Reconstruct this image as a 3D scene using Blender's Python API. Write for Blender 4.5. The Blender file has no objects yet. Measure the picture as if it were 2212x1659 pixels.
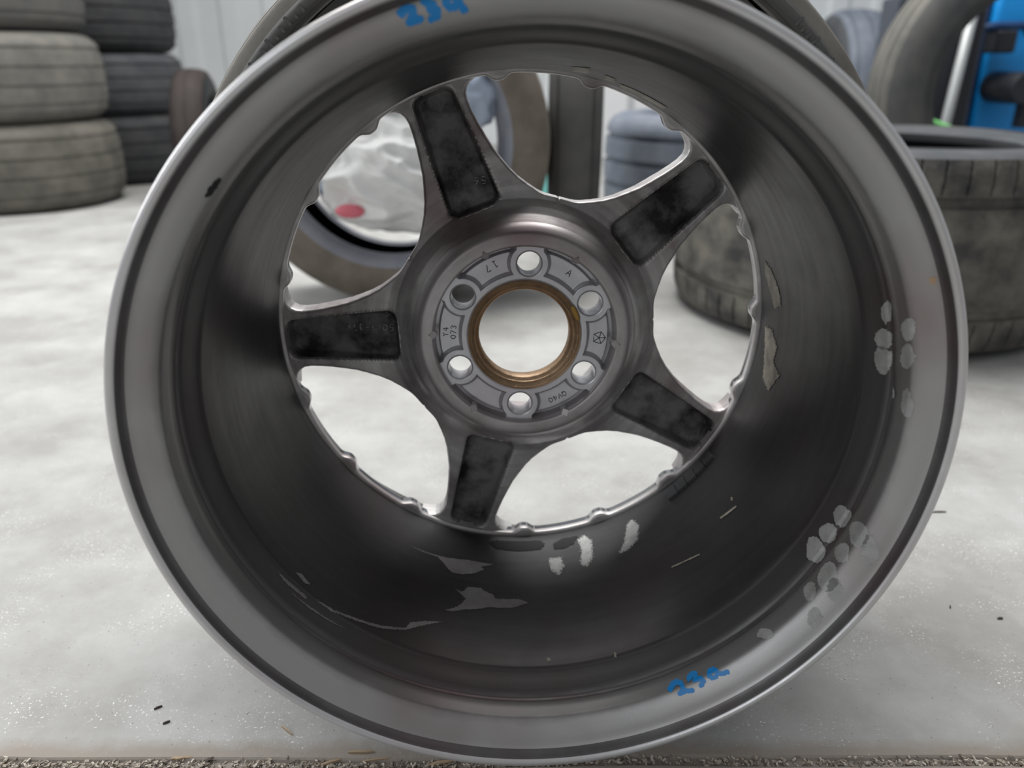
import bpy, bmesh, math, random
import numpy as np
from mathutils import Matrix, Vector, noise

random.seed(7)
PI = math.pi
H = 0.4575                      # camera height
PITCH = math.radians(22)
sc = bpy.context.scene
C = sc.collection

# ---------------------------------------------------------------- camera, world, lights, exposure
cam_d = bpy.data.cameras.new('camera'); cam = bpy.data.objects.new('camera', cam_d); C.objects.link(cam)
cam.location = (0, 0, H); cam.rotation_euler = (PI/2 - PITCH, 0, 0)
cam_d.sensor_width = 36; cam_d.lens = 1700/2212*36; cam_d.clip_start = 0.02; cam_d.clip_end = 60
cam_d.dof.use_dof = True; cam_d.dof.focus_distance = 0.55; cam_d.dof.aperture_fstop = 5.2
sc.camera = cam
sc.view_settings.view_transform = 'Standard'
sc.view_settings.look = 'None'; sc.view_settings.gamma = 1
sc.view_settings.use_curve_mapping = False
sc.view_settings.exposure = 0.6

W = bpy.data.worlds.new('world'); sc.world = W; W.use_nodes = True
nt = W.node_tree; nt.nodes.clear()
wo = nt.nodes.new('ShaderNodeOutputWorld'); bg = nt.nodes.new('ShaderNodeBackground')
tc = nt.nodes.new('ShaderNodeTexCoord'); sx = nt.nodes.new('ShaderNodeSeparateXYZ')
rmp = nt.nodes.new('ShaderNodeValToRGB'); mp = nt.nodes.new('ShaderNodeMapRange')
nt.links.new(tc.outputs['Generated'], sx.inputs[0])
nt.links.new(sx.outputs['Y'], mp.inputs['Value'])
mp.inputs['From Min'].default_value = -1; mp.inputs['From Max'].default_value = 1
nt.links.new(mp.outputs[0], rmp.inputs[0])
rmp.color_ramp.elements[0].position = 0.0; rmp.color_ramp.elements[0].color = (.21, .21, .215, 1)
rmp.color_ramp.elements[1].position = 1.0; rmp.color_ramp.elements[1].color = (.50, .515, .54, 1)
nt.links.new(rmp.outputs[0], bg.inputs[0]); bg.inputs[1].default_value = 0.8
nt.links.new(bg.outputs[0], wo.inputs[0])

def area(name, loc, target, sx_, sy_, power, col=(1, 1, 1)):
    d = bpy.data.lights.new(name, 'AREA'); d.shape = 'RECTANGLE'; d.size = sx_; d.size_y = sy_; d.energy = power; d.color = col
    o = bpy.data.objects.new(name, d); C.objects.link(o); o.location = loc
    v = Vector(target) - Vector(loc); o.rotation_euler = v.to_track_quat('-Z', 'Y').to_euler()
    return o
area('ceiling_lamp', (-0.2, 2.3, 3.0), (0.1, 1.3, 0), 3.0, 1.6, 112, (1, .99, .97))
area('left_rim_light', (-2.7, 1.45, 1.55), (0.0, 0.6, 0.3), 1.5, 1.5, 27, (.97, .985, 1))  # added area light off to the left, there to whiten the rim lip
area('front_left_fill', (-1.6, -1.6, 1.6), (0.1, 0.5, 0.3), 1.6, 1.6, 9, (.94, .97, 1))  # added soft fill from behind the camera, no door stands there

# ---------------------------------------------------------------- materials
def mat(name, col, rough=.6, metal=0., noise_amt=0., noise_scale=20., col2=None, bump=0., bump_scale=80., spec=.5, detail=6, coat=0):
    m = bpy.data.materials.new(name); m.use_nodes = True
    n = m.node_tree.nodes; L = m.node_tree.links; b = n['Principled BSDF']
    b.inputs['Base Color'].default_value = (*col, 1); b.inputs['Roughness'].default_value = rough
    b.inputs['Metallic'].default_value = metal; b.inputs['Specular IOR Level'].default_value = spec
    if coat: b.inputs['Coat Weight'].default_value = coat
    t = n.new('ShaderNodeTexCoord')
    if col2 is not None:
        ns = n.new('ShaderNodeTexNoise'); ns.inputs['Scale'].default_value = noise_scale; ns.inputs['Detail'].default_value = detail
        ns.inputs['Roughness'].default_value = .62
        L.new(t.outputs['Object'], ns.inputs['Vector'])
        r = n.new('ShaderNodeValToRGB'); r.color_ramp.elements[0].position = .5 - noise_amt; r.color_ramp.elements[1].position = .5 + noise_amt
        r.color_ramp.elements[0].color = (*col, 1); r.color_ramp.elements[1].color = (*col2, 1)
        L.new(ns.outputs['Fac'], r.inputs[0]); L.new(r.outputs[0], b.inputs['Base Color'])
    if bump:
        n2 = n.new('ShaderNodeTexNoise'); n2.inputs['Scale'].default_value = bump_scale; n2.inputs['Detail'].default_value = 5
        L.new(t.outputs['Object'], n2.inputs['Vector'])
        bp = n.new('ShaderNodeBump'); bp.inputs['Strength'].default_value = bump; bp.inputs['Distance'].default_value = .002
        L.new(n2.outputs['Fac'], bp.inputs['Height']); L.new(bp.outputs[0], b.inputs['Normal'])
    return m

def wheel_mat(name, base, dirt, rough, metal, lo, hi, purple=(.09, .05, .055), clean=None):
    """aluminium under baked brake dust: dirt follows noise patches and fine circumferential streaks"""
    m = bpy.data.materials.new(name); m.use_nodes = True
    n = m.node_tree.nodes; L = m.node_tree.links; b = n['Principled BSDF']
    b.inputs['Metallic'].default_value = metal
    t = n.new('ShaderNodeTexCoord')
    s = n.new('ShaderNodeSeparateXYZ'); L.new(t.outputs['Object'], s.inputs[0])
    # radius and angle give streaks that run round the wheel
    r2 = n.new('ShaderNodeVectorMath'); r2.operation = 'LENGTH'
    cb = n.new('ShaderNodeCombineXYZ'); L.new(s.outputs['X'], cb.inputs['X']); L.new(s.outputs['Z'], cb.inputs['Y']); L.new(cb.outputs[0], r2.inputs[0])
    an = n.new('ShaderNodeMath'); an.operation = 'ARCTAN2'; L.new(s.outputs['Z'], an.inputs[0]); L.new(s.outputs['X'], an.inputs[1])
    cb2 = n.new('ShaderNodeCombineXYZ')
    mr = n.new('ShaderNodeMath'); mr.operation = 'MULTIPLY'; mr.inputs[1].default_value = 60; L.new(r2.outputs['Value'], mr.inputs[0])
    my = n.new('ShaderNodeMath'); my.operation = 'MULTIPLY'; my.inputs[1].default_value = 60; L.new(s.outputs['Y'], my.inputs[0])
    L.new(mr.outputs[0], cb2.inputs['X']); L.new(my.outputs[0], cb2.inputs['Y']); L.new(an.outputs[0], cb2.inputs['Z'])
    st = n.new('ShaderNodeTexNoise'); st.inputs['Scale'].default_value = 2.2; st.inputs['Detail'].default_value = 5; L.new(cb2.outputs[0], st.inputs['Vector'])
    pn = n.new('ShaderNodeTexNoise'); pn.inputs['Scale'].default_value = 13; pn.inputs['Detail'].default_value = 7; pn.inputs['Roughness'].default_value = .65
    L.new(t.outputs['Object'], pn.inputs['Vector'])
    ad = n.new('ShaderNodeMath'); ad.operation = 'ADD'; st2 = n.new('ShaderNodeMapRange'); st2.inputs['To Min'].default_value = .25; st2.inputs['To Max'].default_value = .75; L.new(st.outputs['Fac'], st2.inputs['Value']); L.new(st2.outputs[0], ad.inputs[0]); L.new(pn.outputs['Fac'], ad.inputs[1])
    hf = n.new('ShaderNodeMath'); hf.operation = 'MULTIPLY'; hf.inputs[1].default_value = .5; L.new(ad.outputs[0], hf.inputs[0])
    r = n.new('ShaderNodeValToRGB'); r.color_ramp.elements[0].position = lo; r.color_ramp.elements[1].position = hi
    r.color_ramp.elements[0].color = (*dirt, 1); r.color_ramp.elements[1].color = (*base, 1)
    L.new(hf.outputs[0], r.inputs[0])
    # reddish brake dust
    pr = n.new('ShaderNodeTexNoise'); pr.inputs['Scale'].default_value = 9; pr.inputs['Detail'].default_value = 3; L.new(t.outputs['Object'], pr.inputs['Vector'])
    rr = n.new('ShaderNodeValToRGB'); rr.color_ramp.elements[0].position = .5; rr.color_ramp.elements[1].position = .72
    rr.color_ramp.elements[0].color = (0, 0, 0, 1); rr.color_ramp.elements[1].color = (.75, .75, .75, 1); L.new(pr.outputs['Fac'], rr.inputs[0])
    mx = n.new('ShaderNodeMix'); mx.data_type = 'RGBA'; L.new(rr.outputs[0], mx.inputs['Factor']); L.new(r.outputs[0], mx.inputs['A']); mx.inputs['B'].default_value = (*purple, 1)
    if clean:      # paler towards the open end: thinner dust plus light mixed into the colour
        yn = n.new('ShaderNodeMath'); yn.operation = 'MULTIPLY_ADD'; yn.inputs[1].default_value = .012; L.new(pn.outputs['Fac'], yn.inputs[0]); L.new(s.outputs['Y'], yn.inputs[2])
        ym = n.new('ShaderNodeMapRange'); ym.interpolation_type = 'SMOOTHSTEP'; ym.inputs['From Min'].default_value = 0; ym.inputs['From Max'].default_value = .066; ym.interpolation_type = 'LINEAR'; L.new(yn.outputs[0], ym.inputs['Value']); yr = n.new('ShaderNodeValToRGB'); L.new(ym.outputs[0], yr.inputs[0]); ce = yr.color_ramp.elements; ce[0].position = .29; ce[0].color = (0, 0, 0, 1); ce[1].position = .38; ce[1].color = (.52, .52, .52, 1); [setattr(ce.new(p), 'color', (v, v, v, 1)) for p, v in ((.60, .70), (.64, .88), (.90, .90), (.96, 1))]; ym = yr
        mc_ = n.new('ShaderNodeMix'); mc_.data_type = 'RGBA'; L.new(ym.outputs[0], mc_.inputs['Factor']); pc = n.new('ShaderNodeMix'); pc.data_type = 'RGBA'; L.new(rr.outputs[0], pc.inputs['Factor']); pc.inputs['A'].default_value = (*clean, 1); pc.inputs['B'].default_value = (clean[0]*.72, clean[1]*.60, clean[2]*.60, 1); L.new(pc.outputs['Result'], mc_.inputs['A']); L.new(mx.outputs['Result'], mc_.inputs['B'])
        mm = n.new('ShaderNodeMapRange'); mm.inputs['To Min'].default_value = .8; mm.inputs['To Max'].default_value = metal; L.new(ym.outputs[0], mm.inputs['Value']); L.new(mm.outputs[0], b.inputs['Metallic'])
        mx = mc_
    L.new(mx.outputs['Result'], b.inputs['Base Color'])
    mp = n.new('ShaderNodeMapRange'); mp.inputs['From Min'].default_value = .3; mp.inputs['From Max'].default_value = .7
    mp.inputs['To Min'].default_value = rough + .12; mp.inputs['To Max'].default_value = rough - .06
    L.new(hf.outputs[0], mp.inputs['Value']); L.new(mp.outputs[0], b.inputs['Roughness'])
    bn = n.new('ShaderNodeTexNoise'); bn.inputs['Scale'].default_value = 900; bn.inputs['Detail'].default_value = 2; L.new(t.outputs['Object'], bn.inputs['Vector'])
    bp = n.new('ShaderNodeBump'); bp.inputs['Strength'].default_value = .12; bp.inputs['Distance'].default_value = .0004
    L.new(bn.outputs['Fac'], bp.inputs['Height']); L.new(bp.outputs[0], b.inputs['Normal'])
    return m

M = {}
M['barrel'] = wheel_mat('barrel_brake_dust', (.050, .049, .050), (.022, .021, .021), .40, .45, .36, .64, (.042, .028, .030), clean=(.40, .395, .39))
M['band'] = wheel_mat('rim_lip_aluminium', (.66, .66, .67), (.50, .49, .48), .32, .8, .36, .6, (.52, .46, .46))
M['groove'] = wheel_mat('lip_groove_shade', (.16, .155, .155), (.07, .065, .065), .38, .5, .36, .6)  # darkened colour carries the dark reflection inside the groove
M['spoke'] = wheel_mat('spoke_cast_aluminium', (.66, .65, .64), (.25, .23, .23), .40, .5, .40, .60, (.17, .085, .09))
M['pocket'] = mat('spoke_pocket_dark', (.030, .029, .030), .5, .3, .09, 22, (.26, .25, .25))  # pocket faces are darker and more mottled than the spoke
M['hub'] = wheel_mat('hub_ring_aluminium', (.54, .52, .52), (.30, .27, .27), .38, .5, .36, .6, (.22, .14, .15))
M['pad'] = wheel_mat('hub_face_clean_aluminium', (.66, .66, .69), (.46, .46, .48), .30, .6, .35, .62, (.50, .44, .47))
M['rust'] = mat('bore_rust_brown', (.20, .13, .075), .45, .55, .18, 60, (.33, .22, .13), .3, 300)
M['chrome'] = mat('face_lip_bright', (.55, .56, .58), .18, .95, .2, 30, (.42, .43, .45))
M['bare'] = mat('bare_metal_grey', (.24, .235, .24), .42, .5, .2, 60, (.17, .15, .155))
M['smudge'] = mat('light_smudge', (.44, .44, .43), .5, .3, .2, 90, (.27, .27, .26))
M['cream'] = mat('cream_residue', (.36, .33, .27), .6, .1, .2, 80, (.14, .125, .105))
M['residue'] = mat('black_adhesive', (.008, .008, .009), .8)
M['weight'] = mat('lead_grey_weight', (.045, .045, .048), .5, .3, .2, 60, (.03, .03, .03))
M['blue'] = mat('blue_paint_marker', (.006, .22, .58), .35)
M['letter_dark'] = mat('letter_shade', (.045, .045, .048), .4, .6)  # dark colour stands in for the shading of the raised strokes
M['grease_'] = mat('tan_chip', (.42, .28, .18), .6)
M['yellow'] = mat('ochre_grease', (.36, .21, .04), .5)

def rubber(name, c1, c2, rough=.75, sc_=14, amt=.16, bump=.25):
    return mat(name, c1, rough, 0, amt, sc_, c2, bump, 120, .35)
M['rub_dark'] = rubber('rubber_dark', (.028, .030, .033), (.050, .050, .052))
M['rub_black'] = mat('rubber_black_liner', (.008, .009, .011), .5, 0, spec=.3)
M['rub_brown'] = rubber('rubber_dusty_brown', (.085, .080, .068), (.150, .140, .120))
M['rub_grey'] = rubber('rubber_grey', (.085, .088, .088), (.125, .120, .110))
M['rub_olive'] = rubber('rubber_dusty_olive', (.11, .11, .10), (.18, .17, .15))
M['rub_slate'] = rubber('rubber_slate', (.045, .050, .056), (.080, .084, .090))
M['rub_blue'] = rubber('rubber_bluish', (.11, .13, .165), (.17, .19, .225), .55)
M['rub_lilac'] = rubber('rubber_side_lilac', (.20, .21, .25), (.27, .275, .31), .5)
M['rub_dusty'] = rubber('rubber_white_dust', (.042, .042, .043), (.17, .16, .135), .8, 16, .17, .5)
M['rub_wall'] = rubber('rubber_side_grey', (.060, .062, .066), (.095, .094, .090))
M['rub_tan'] = rubber('rubber_tan_dust', (.15, .14, .125), (.24, .225, .20))
M['rub_umber'] = rubber('rubber_umber', (.030, .022, .020), (.046, .036, .033))
M['rub_warm'] = rubber('rubber_warm_dusty', (.12, .105, .085), (.20, .17, .14))

# ---------------------------------------------------------------- object helpers
def tag(o, label=None, cat=None, group=None, kind=None):
    if label: o['label'] = label
    if cat: o['category'] = cat
    if group: o['group'] = group
    if kind: o['kind'] = kind
    return o

def empty(name, loc=(0, 0, 0), rot=(0, 0, 0)):
    o = bpy.data.objects.new(name, None); C.objects.link(o); o.location = loc; o.rotation_euler = rot
    o.empty_display_size = .05
    return o

def mesh_obj(name, V, F, m, parent=None, smooth=True, auto=None, loc=None):
    me = bpy.data.meshes.new(name)
    me.from_pydata([tuple(map(float, v)) for v in V], [], [tuple(int(i) for i in f) for f in F])
    me.validate(); me.update()
    o = bpy.data.objects.new(name, me); C.objects.link(o)
    ms = m if isinstance(m, (list, tuple)) else [m]
    for x in ms: me.materials.append(x)
    if smooth:
        me.polygons.foreach_set('use_smooth', [True]*len(me.polygons))
        if auto is not None:
            bm = bmesh.new(); bm.from_mesh(me)
            for e in bm.edges:
                if len(e.link_faces) == 2 and e.calc_face_angle(0) > math.radians(auto): e.smooth = False
            bm.to_mesh(me); bm.free()
    if parent: o.parent = parent
    if loc: o.location = loc
    return o

def lathe(prof, seg, closed=False, fn=None):
    """prof: (axial y, radius).  revolve about Y.  fn(y,r,theta)->(y,r)"""
    V = []; F = []; n = len(prof)
    for j in range(seg):
        a = 2*PI*j/seg; c, s = math.cos(a), math.sin(a)
        for (y, r) in prof:
            if fn: y, r = fn(y, r, a)
            V.append((r*c, y, r*s))
    for j in range(seg):
        k = (j+1) % seg
        for i in range(n if closed else n-1):
            i2 = (i+1) % n
            F.append((j*n+i, j*n+i2, k*n+i2, k*n+i))
    return V, F

def box(a, b):
    (x0, y0, z0), (x1, y1, z1) = a, b
    V = [(x0, y0, z0), (x1, y0, z0), (x1, y1, z0), (x0, y1, z0), (x0, y0, z1), (x1, y0, z1), (x1, y1, z1), (x0, y1, z1)]
    return V, [(0, 3, 2, 1), (4, 5, 6, 7), (0, 1, 5, 4), (1, 2, 6, 5), (2, 3, 7, 6), (3, 0, 4, 7)]

def bevel(o, w, seg=3):
    md = o.modifiers.new('bevel', 'BEVEL'); md.width = w; md.segments = seg; md.limit_method = 'ANGLE'
    return o

def tube(P, r, seg=8):
    V = []; F = []; P = [Vector(p) for p in P]; n = len(P)
    for i, p in enumerate(P):
        d = (P[min(i+1, n-1)] - P[max(i-1, 0)]).normalized()
        u = d.orthogonal().normalized() if abs(d.z) > .95 else d.cross(Vector((0, 0, 1))).normalized()
        w = d.cross(u)
        rr = r[i] if isinstance(r, (list, tuple)) else r
        for k in range(seg):
            a = 2*PI*k/seg; V.append(p + (u*math.cos(a)+w*math.sin(a))*rr)
    for i in range(n-1):
        for k in range(seg):
            F.append((i*seg+k, i*seg+(k+1) % seg, (i+1)*seg+(k+1) % seg, (i+1)*seg+k))
    F.append(tuple(range(seg))[::-1]); F.append(tuple((n-1)*seg+k for k in range(seg)))
    return V, F
def join(parts):
    V = []; F = []
    for v, f in parts:
        o = len(V); V += list(v); F += [tuple(i+o for i in q) for q in f]
    return V, F
def interp(x, tab): return float(np.interp(x, [t[0] for t in tab], [t[1] for t in tab]))
def sstep(x): x = max(0., min(1., x)); return x*x*(3-2*x)

# ================================================================= SETTING
def floor_mat():
    m = bpy.data.materials.new('concrete_floor'); m.use_nodes = True
    n = m.node_tree.nodes; L = m.node_tree.links; b = n['Principled BSDF']; b.inputs['Roughness'].default_value = .62
    b.inputs['Specular IOR Level'].default_value = .35
    t = n.new('ShaderNodeTexCoord')
    def ns(scale, det, ro=.6):
        q = n.new('ShaderNodeTexNoise'); q.inputs['Scale'].default_value = scale; q.inputs['Detail'].default_value = det; q.inputs['Roughness'].default_value = ro
        L.new(t.outputs['Object'], q.inputs['Vector']); return q
    def ramp(src, p0, c0, p1, c1):
        r = n.new('ShaderNodeValToRGB'); r.color_ramp.elements[0].position = p0; r.color_ramp.elements[1].position = p1
        r.color_ramp.elements[0].color = (*c0, 1); r.color_ramp.elements[1].color = (*c1, 1); L.new(src, r.inputs[0]); return r
    a = ramp(ns(6, 8, .65).outputs['Fac'], .36, (.29, .285, .27), .64, (.42, .42, .41))
    sp = ramp(ns(420, 2).outputs['Fac'], .62, (0, 0, 0), .69, (1, 1, 1))
    spm = ramp(ns(14, 3).outputs['Fac'], .48, (0, 0, 0), .6, (1, 1, 1))
    mu = n.new('ShaderNodeMath'); mu.operation = 'MULTIPLY'; L.new(sp.outputs[0], mu.inputs[0]); L.new(spm.outputs[0], mu.inputs[1])
    m1 = n.new('ShaderNodeMix'); m1.data_type = 'RGBA'; L.new(mu.outputs[0], m1.inputs['Factor']); L.new(a.outputs[0], m1.inputs['A']); m1.inputs['B'].default_value = (.80, .80, .79, 1)
    dk = ramp(ns(300, 2).outputs['Fac'], .27, (1, 1, 1), .31, (0, 0, 0))
    m2 = n.new('ShaderNodeMix'); m2.data_type = 'RGBA'; L.new(dk.outputs[0], m2.inputs['Factor']); L.new(m1.outputs['Result'], m2.inputs['A']); m2.inputs['B'].default_value = (.16, .145, .13, 1)
    # brown dirt worked into the concrete along the joint (about 3 cm wide)
    s = n.new('ShaderNodeSeparateXYZ'); L.new(t.outputs['Object'], s.inputs[0])
    sb = n.new('ShaderNodeMath'); sb.operation = 'SUBTRACT'; sb.inputs[1].default_value = .4170; L.new(s.outputs['Y'], sb.inputs[0])
    ab = n.new('ShaderNodeMath'); ab.operation = 'ABSOLUTE'; L.new(sb.outputs[0], ab.inputs[0])
    wv = n.new('ShaderNodeMath'); wv.operation = 'MULTIPLY_ADD'; wv.inputs[1].default_value = -.02; L.new(ns(30, 4).outputs['Fac'], wv.inputs[0]); L.new(ab.outputs[0], wv.inputs[2])
    jr = ramp(wv.outputs[0], 0, (1, 1, 1), .012, (0, 0, 0))
    md = n.new('ShaderNodeMath'); md.operation = 'MULTIPLY'; md.inputs[1].default_value = .75; L.new(jr.outputs[0], md.inputs[0])
    m3 = n.new('ShaderNodeMix'); m3.data_type = 'RGBA'; L.new(md.outputs[0], m3.inputs['Factor']); L.new(m2.outputs['Result'], m3.inputs['A']); m3.inputs['B'].default_value = (.25, .21, .17, 1)
    L.new(m3.outputs['Result'], b.inputs['Base Color'])
    bp = n.new('ShaderNodeBump'); bp.inputs['Strength'].default_value = .35; bp.inputs['Distance'].default_value = .0015
    L.new(ns(160, 6).outputs['Fac'], bp.inputs['Height']); L.new(bp.outputs[0], b.inputs['Normal'])
    return m
M['floor'] = floor_mat()
JY = .4170
V = []; F = []
rows = [(-2.2, 0), (JY-.0052, 0), (JY-.0038, -.0010), (JY-.0026, -.0026), (JY+.0026, -.0026), (JY+.0038, -.0010), (JY+.0052, 0), (6.4, 0)]
NX = 120
for i in range(NX+1):
    x = -5 + 10*i/NX
    for (y, z) in rows:
        dy = .0016*math.sin(x*9)+.001*math.sin(x*23) if abs(y-JY) < .02 else 0
        V.append((x, y+dy, z))
nr = len(rows)
for i in range(NX):
    for j in range(nr-1): F.append((i*nr+j, (i+1)*nr+j, (i+1)*nr+j+1, i*nr+j+1))
tag(mesh_obj('floor', V, F, M['floor'], smooth=False), kind='structure')

M['wall'] = mat('white_corrugated_steel', (.80, .83, .84), .5, .0, .2, 3, (.74, .77, .78))
V = []; F = []; k = 0
xs = []; x = -5.
while x < 5:
    xs += [(x, 0), (x+.12, 0), (x+.145, .03), (x+.235, .03)]; x += .26
for (x, d) in xs: V += [(x, 5.2-d, 0), (x, 5.2-d, 3.2)]
for i in range(len(xs)-1): F.append((2*i, 2*i+2, 2*i+3, 2*i+1))
tag(mesh_obj('wall_back', V, F, M['wall'], smooth=False), kind='structure')

# ================================================================= THE WHEEL
cp, sp_ = math.cos(PITCH), math.sin(PITCH)
def c2w(v): return Vector((v[0], v[2]*cp - v[1]*sp_, -v[2]*sp_ - v[1]*cp))
Cc = (0.0170, 0.0293, 0.4300); nc = Vector((-.0407, -.3702, 1)).normalized()
ax = c2w(nc)                                    # wheel axis, pointing to the outer face
org = c2w(Cc) + Vector((0, 0, H))
e1c = Vector((1, 0, 0)) - nc*nc.x; e1c.normalize(); e2c = e1c.cross(nc)
e1 = c2w(e1c); e2 = e1.cross(ax)
if e2.z < 0: e2 = -e2
wheel = empty('alloy_wheel')
Mx = Matrix.Identity(4)
for i in range(3): Mx[i][0] = e1[i]; Mx[i][1] = ax[i]; Mx[i][2] = e2[i]; Mx[i][3] = org[i]
wheel.matrix_world = Mx
tag(wheel, 'five-spoke aluminium car wheel, back side facing us, grimy with brake dust', 'wheel')

PI_IN = [(-.0005,.2322),(-.0016,.2314),(-.0023,.2302),(-.0024,.2288),(-.0018,.2276),(-.0006,.2268),(.0010,.2262),(.0032,.2254),(.0052,.2240),(.0068,.2220),(.0078,.2200),(.0098,.2170),(.0128,.2133),(.0150,.2110),(.0165,.2099),(.0185,.2093),(.024,.2087),(.0303,.2083),(.0308,.2087),(.0314,.2091),(.0350,.2089),(.0358,.2081),(.0366,.2072),(.040,.2058),(.046,.2042),(.052,.2028),(.0535,.2022),(.0545,.2013),(.057,.2008),(.070,.1998),(.09,.1985),(.115,.1972),(.14,.196),(.165,.1947),(.19,.1935),(.205,.193),(.212,.1927),(.217,.1935),(.222,.1960),(.226,.2000)]
PI_OUT = [(.226,.2000),(.234,.2040),(.238,.2120),(.2395,.2230),(.239,.2300),(.2365,.2325),(.2325,.2325),(.230,.2290),(.229,.2230),(.227,.2195),(.222,.2180),(.206,.2165),(.203,.2185),(.200,.2170),(.190,.2060),(.180,.2015),(.10,.2030),(.070,.2040),(.055,.2120),(.048,.2175),(.045,.2195),(.042,.2178),(.020,.2190),(.0135,.2205),(.0110,.2240),(.0100,.2290),(.0085,.2318),(.006,.2325),(.003,.2325),(-.0005,.2322)]
# barrel with a lighter machined band at the near bead seat
prof = PI_IN + PI_OUT[1:-1]
V, F = lathe(prof, 512, closed=True)
o = mesh_obj('barrel', V, F, [M['barrel'], M['band'], M['groove']], wheel, auto=50)
mi = []
for (v) in o.data.polygons:
    y = v.center[1]; r = math.hypot(v.center[0], v.center[2])
    mi.append(2 if (-.0010 < y < .0062 and .2232 < r < .2268) or .0305 < y < .0352 and r < .21 else (1 if r > .2268 else 0))
o.data.polygons.foreach_set('material_index', mi)

SB = [(.0700,.1900),(.0705,.1868),(.0715,.1862),(.0785,.1864),(.0805,.1872),(.0822,.1890),(.0830,.1925),(.0850,.1935),(.088,.1980),(.092,.2045),(.097,.2095),(.102,.2130),(.108,.2148),(.12,.2165),(.15,.2188),(.175,.2205),(.2,.2220)]
WH = [(.1052,0),(.1053,2.4),(.1056,4.7),(.1064,7.0),(.108,9.2),(.1120,12.9),(.1172,16.5),(.1240,19.6),(.1324,22.2),(.1400,24.1),(.1491,25.6),(.1590,26.9),(.1683,27.8),(.1760,28.3),(.1815,28.3),(.1855,27.8),(.1885,26.9),(.1905,25.6),(.1925,23.5)]
def sback(r): return interp(r, SB)
def phi(r): return math.radians(36 - (interp(r, WH) if r > .1052 else 0))
SPK = [39.1, 111.1, 183.1, 255.1, 327.1]

def sdf_pocket(r, a):
    """signed distance (inside > 0) to the pocket outline in spoke coordinates"""
    x = r*math.sin(a); z = r*math.cos(a)
    z0, z1 = .0985, .1908
    hw = .0220 + (.0165-.0220)*(z-z0)/(z1-z0)
    cr = .0085
    dx = abs(x) - (hw-cr); dz = abs(z-(z0+z1)/2) - ((z1-z0)/2-cr)
    d = math.hypot(max(dx, 0), max(dz, 0)) + min(max(dx, dz), 0) - cr
    return -d

def spoke(ang, idx):
    rs = list(np.linspace(.0838, .104, 42)) + [.1045,.1049,.1052,.10525,.1054,.1056,.1060,.1066,.1074,.1084] + list(np.linspace(.1095, .1925, 135))
    NU = 110
    # finer columns near both edges
    us = [math.sin(PI/2*(2*i/NU-1))*.35 + (2*i/NU-1)*.65 for i in range(NU+1)]
    Vb = []; Vf = []; mids = {}
    a0 = math.radians(ang)
    for r in rs:
        ph = phi(r)
        for u in us:
            a = u*ph
            s = sback(r)
            edge = (1-abs(u))*ph*r
            if r > .1052:
                # distance to the window edge (use the true normal near the arc of the window)
                da = min(edge, (r-.1052)*3+.0 if False else edge)
                w = .0030
                if da < w: s += w - math.sqrt(max(0, w*w-(w-da)**2))
            elif abs(u) > .0:
                rest = math.hypot(edge, .1052-r)
                w = .0030
                if rest < w: s += w - math.sqrt(max(0, w*w-(w-rest)**2))
            d = sdf_pocket(r, a)
            if d > 0:
                dep = (.0075 + .0090*sstep((r-.108)/.075))*sstep(d/.0040)
                s += dep
            elif d > -.0014: s += .0006*sstep((d+.0014)/.0014)
            Vb.append((r*math.cos(a0-a), s, r*math.sin(a0-a)))
            sf = .2300 + .0100*sstep((r-.10)/.06)
            Vf.append((r*math.cos(a0-a*.985), sf, r*math.sin(a0-a*.985)))
    nb = len(Vb); n = NU+1; R = len(rs); F = []
    for i in range(R-1):
        for j in range(NU):
            F.append((i*n+j, i*n+j+1, (i+1)*n+j+1, (i+1)*n+j))
            F.append((nb+i*n+j, nb+(i+1)*n+j, nb+(i+1)*n+j+1, nb+i*n+j+1))
    for i in range(R-1):
        F.append((i*n, (i+1)*n, nb+(i+1)*n, nb+i*n)); F.append((i*n+NU, nb+i*n+NU, nb+(i+1)*n+NU, (i+1)*n+NU))
    o = mesh_obj('spoke', Vb+Vf, F, [M['spoke'], M['pocket'], M['chrome']], wheel, auto=60)
    mi = [0]*len(o.data.polygons)
    for p in o.data.polygons:
        c = p.center; r = math.hypot(c[0], c[2]); a = a0 - math.atan2(c[2], c[0])
        a = (a+PI) % (2*PI) - PI
        if p.index % 2 == 1 and p.index < 2*(R-1)*NU: mi[p.index] = 2
        elif sdf_pocket(r, a) > .0012: mi[p.index] = 1
    o.data.polygons.foreach_set('material_index', mi)
    return o
for i, a in enumerate(SPK): spoke(a, i)

# outer lip behind the windows: its scalloped edge shows three bumps in every window
def bump(th):
    v = 0
    for k in range(5):
        wc = 75.1 + 72*k
        for b in (0, 20.5, -20.5):
            d = (th-wc-b+180) % 360 - 180
            v = max(v, math.exp(-abs(d/2.1)**3))
    return v
V = []; F = []; SEG = 1440
lp = [(.2175, .1960), (.2178, .1935), (.2180, .1922), (.2184, .1912), (.2192, .1907), (.2205, .1905), (.2240, .1909), (.2290, .1913), (.2310, .1916), (.2325, .1925), (.2330, .1950), (.2330, .2040), (.2290, .2030)]
for j in range(SEG):
    th = 360*j/SEG; b = bump(th); c, s = math.cos(math.radians(th)), math.sin(math.radians(th))
    for i, (y, r) in enumerate(lp):
        k = 0 if i < 2 or i > 10 else (1 if 3 <= i <= 8 else .6)
        r2 = r - .0046*b*k
        V.append((r2*c, y, r2*s))
n = len(lp)
for j in range(SEG):
    k = (j+1) % SEG
    for i in range(n):
        F.append((j*n+i, j*n+(i+1) % n, k*n+(i+1) % n, k*n+i))
o = mesh_obj('scalloped_lip', V, F, [M['spoke'], M['chrome']], wheel, auto=60)
o.data.polygons.foreach_set('material_index', [1 if (p.center[1] > .2240) else 0 for p in o.data.polygons])
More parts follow.
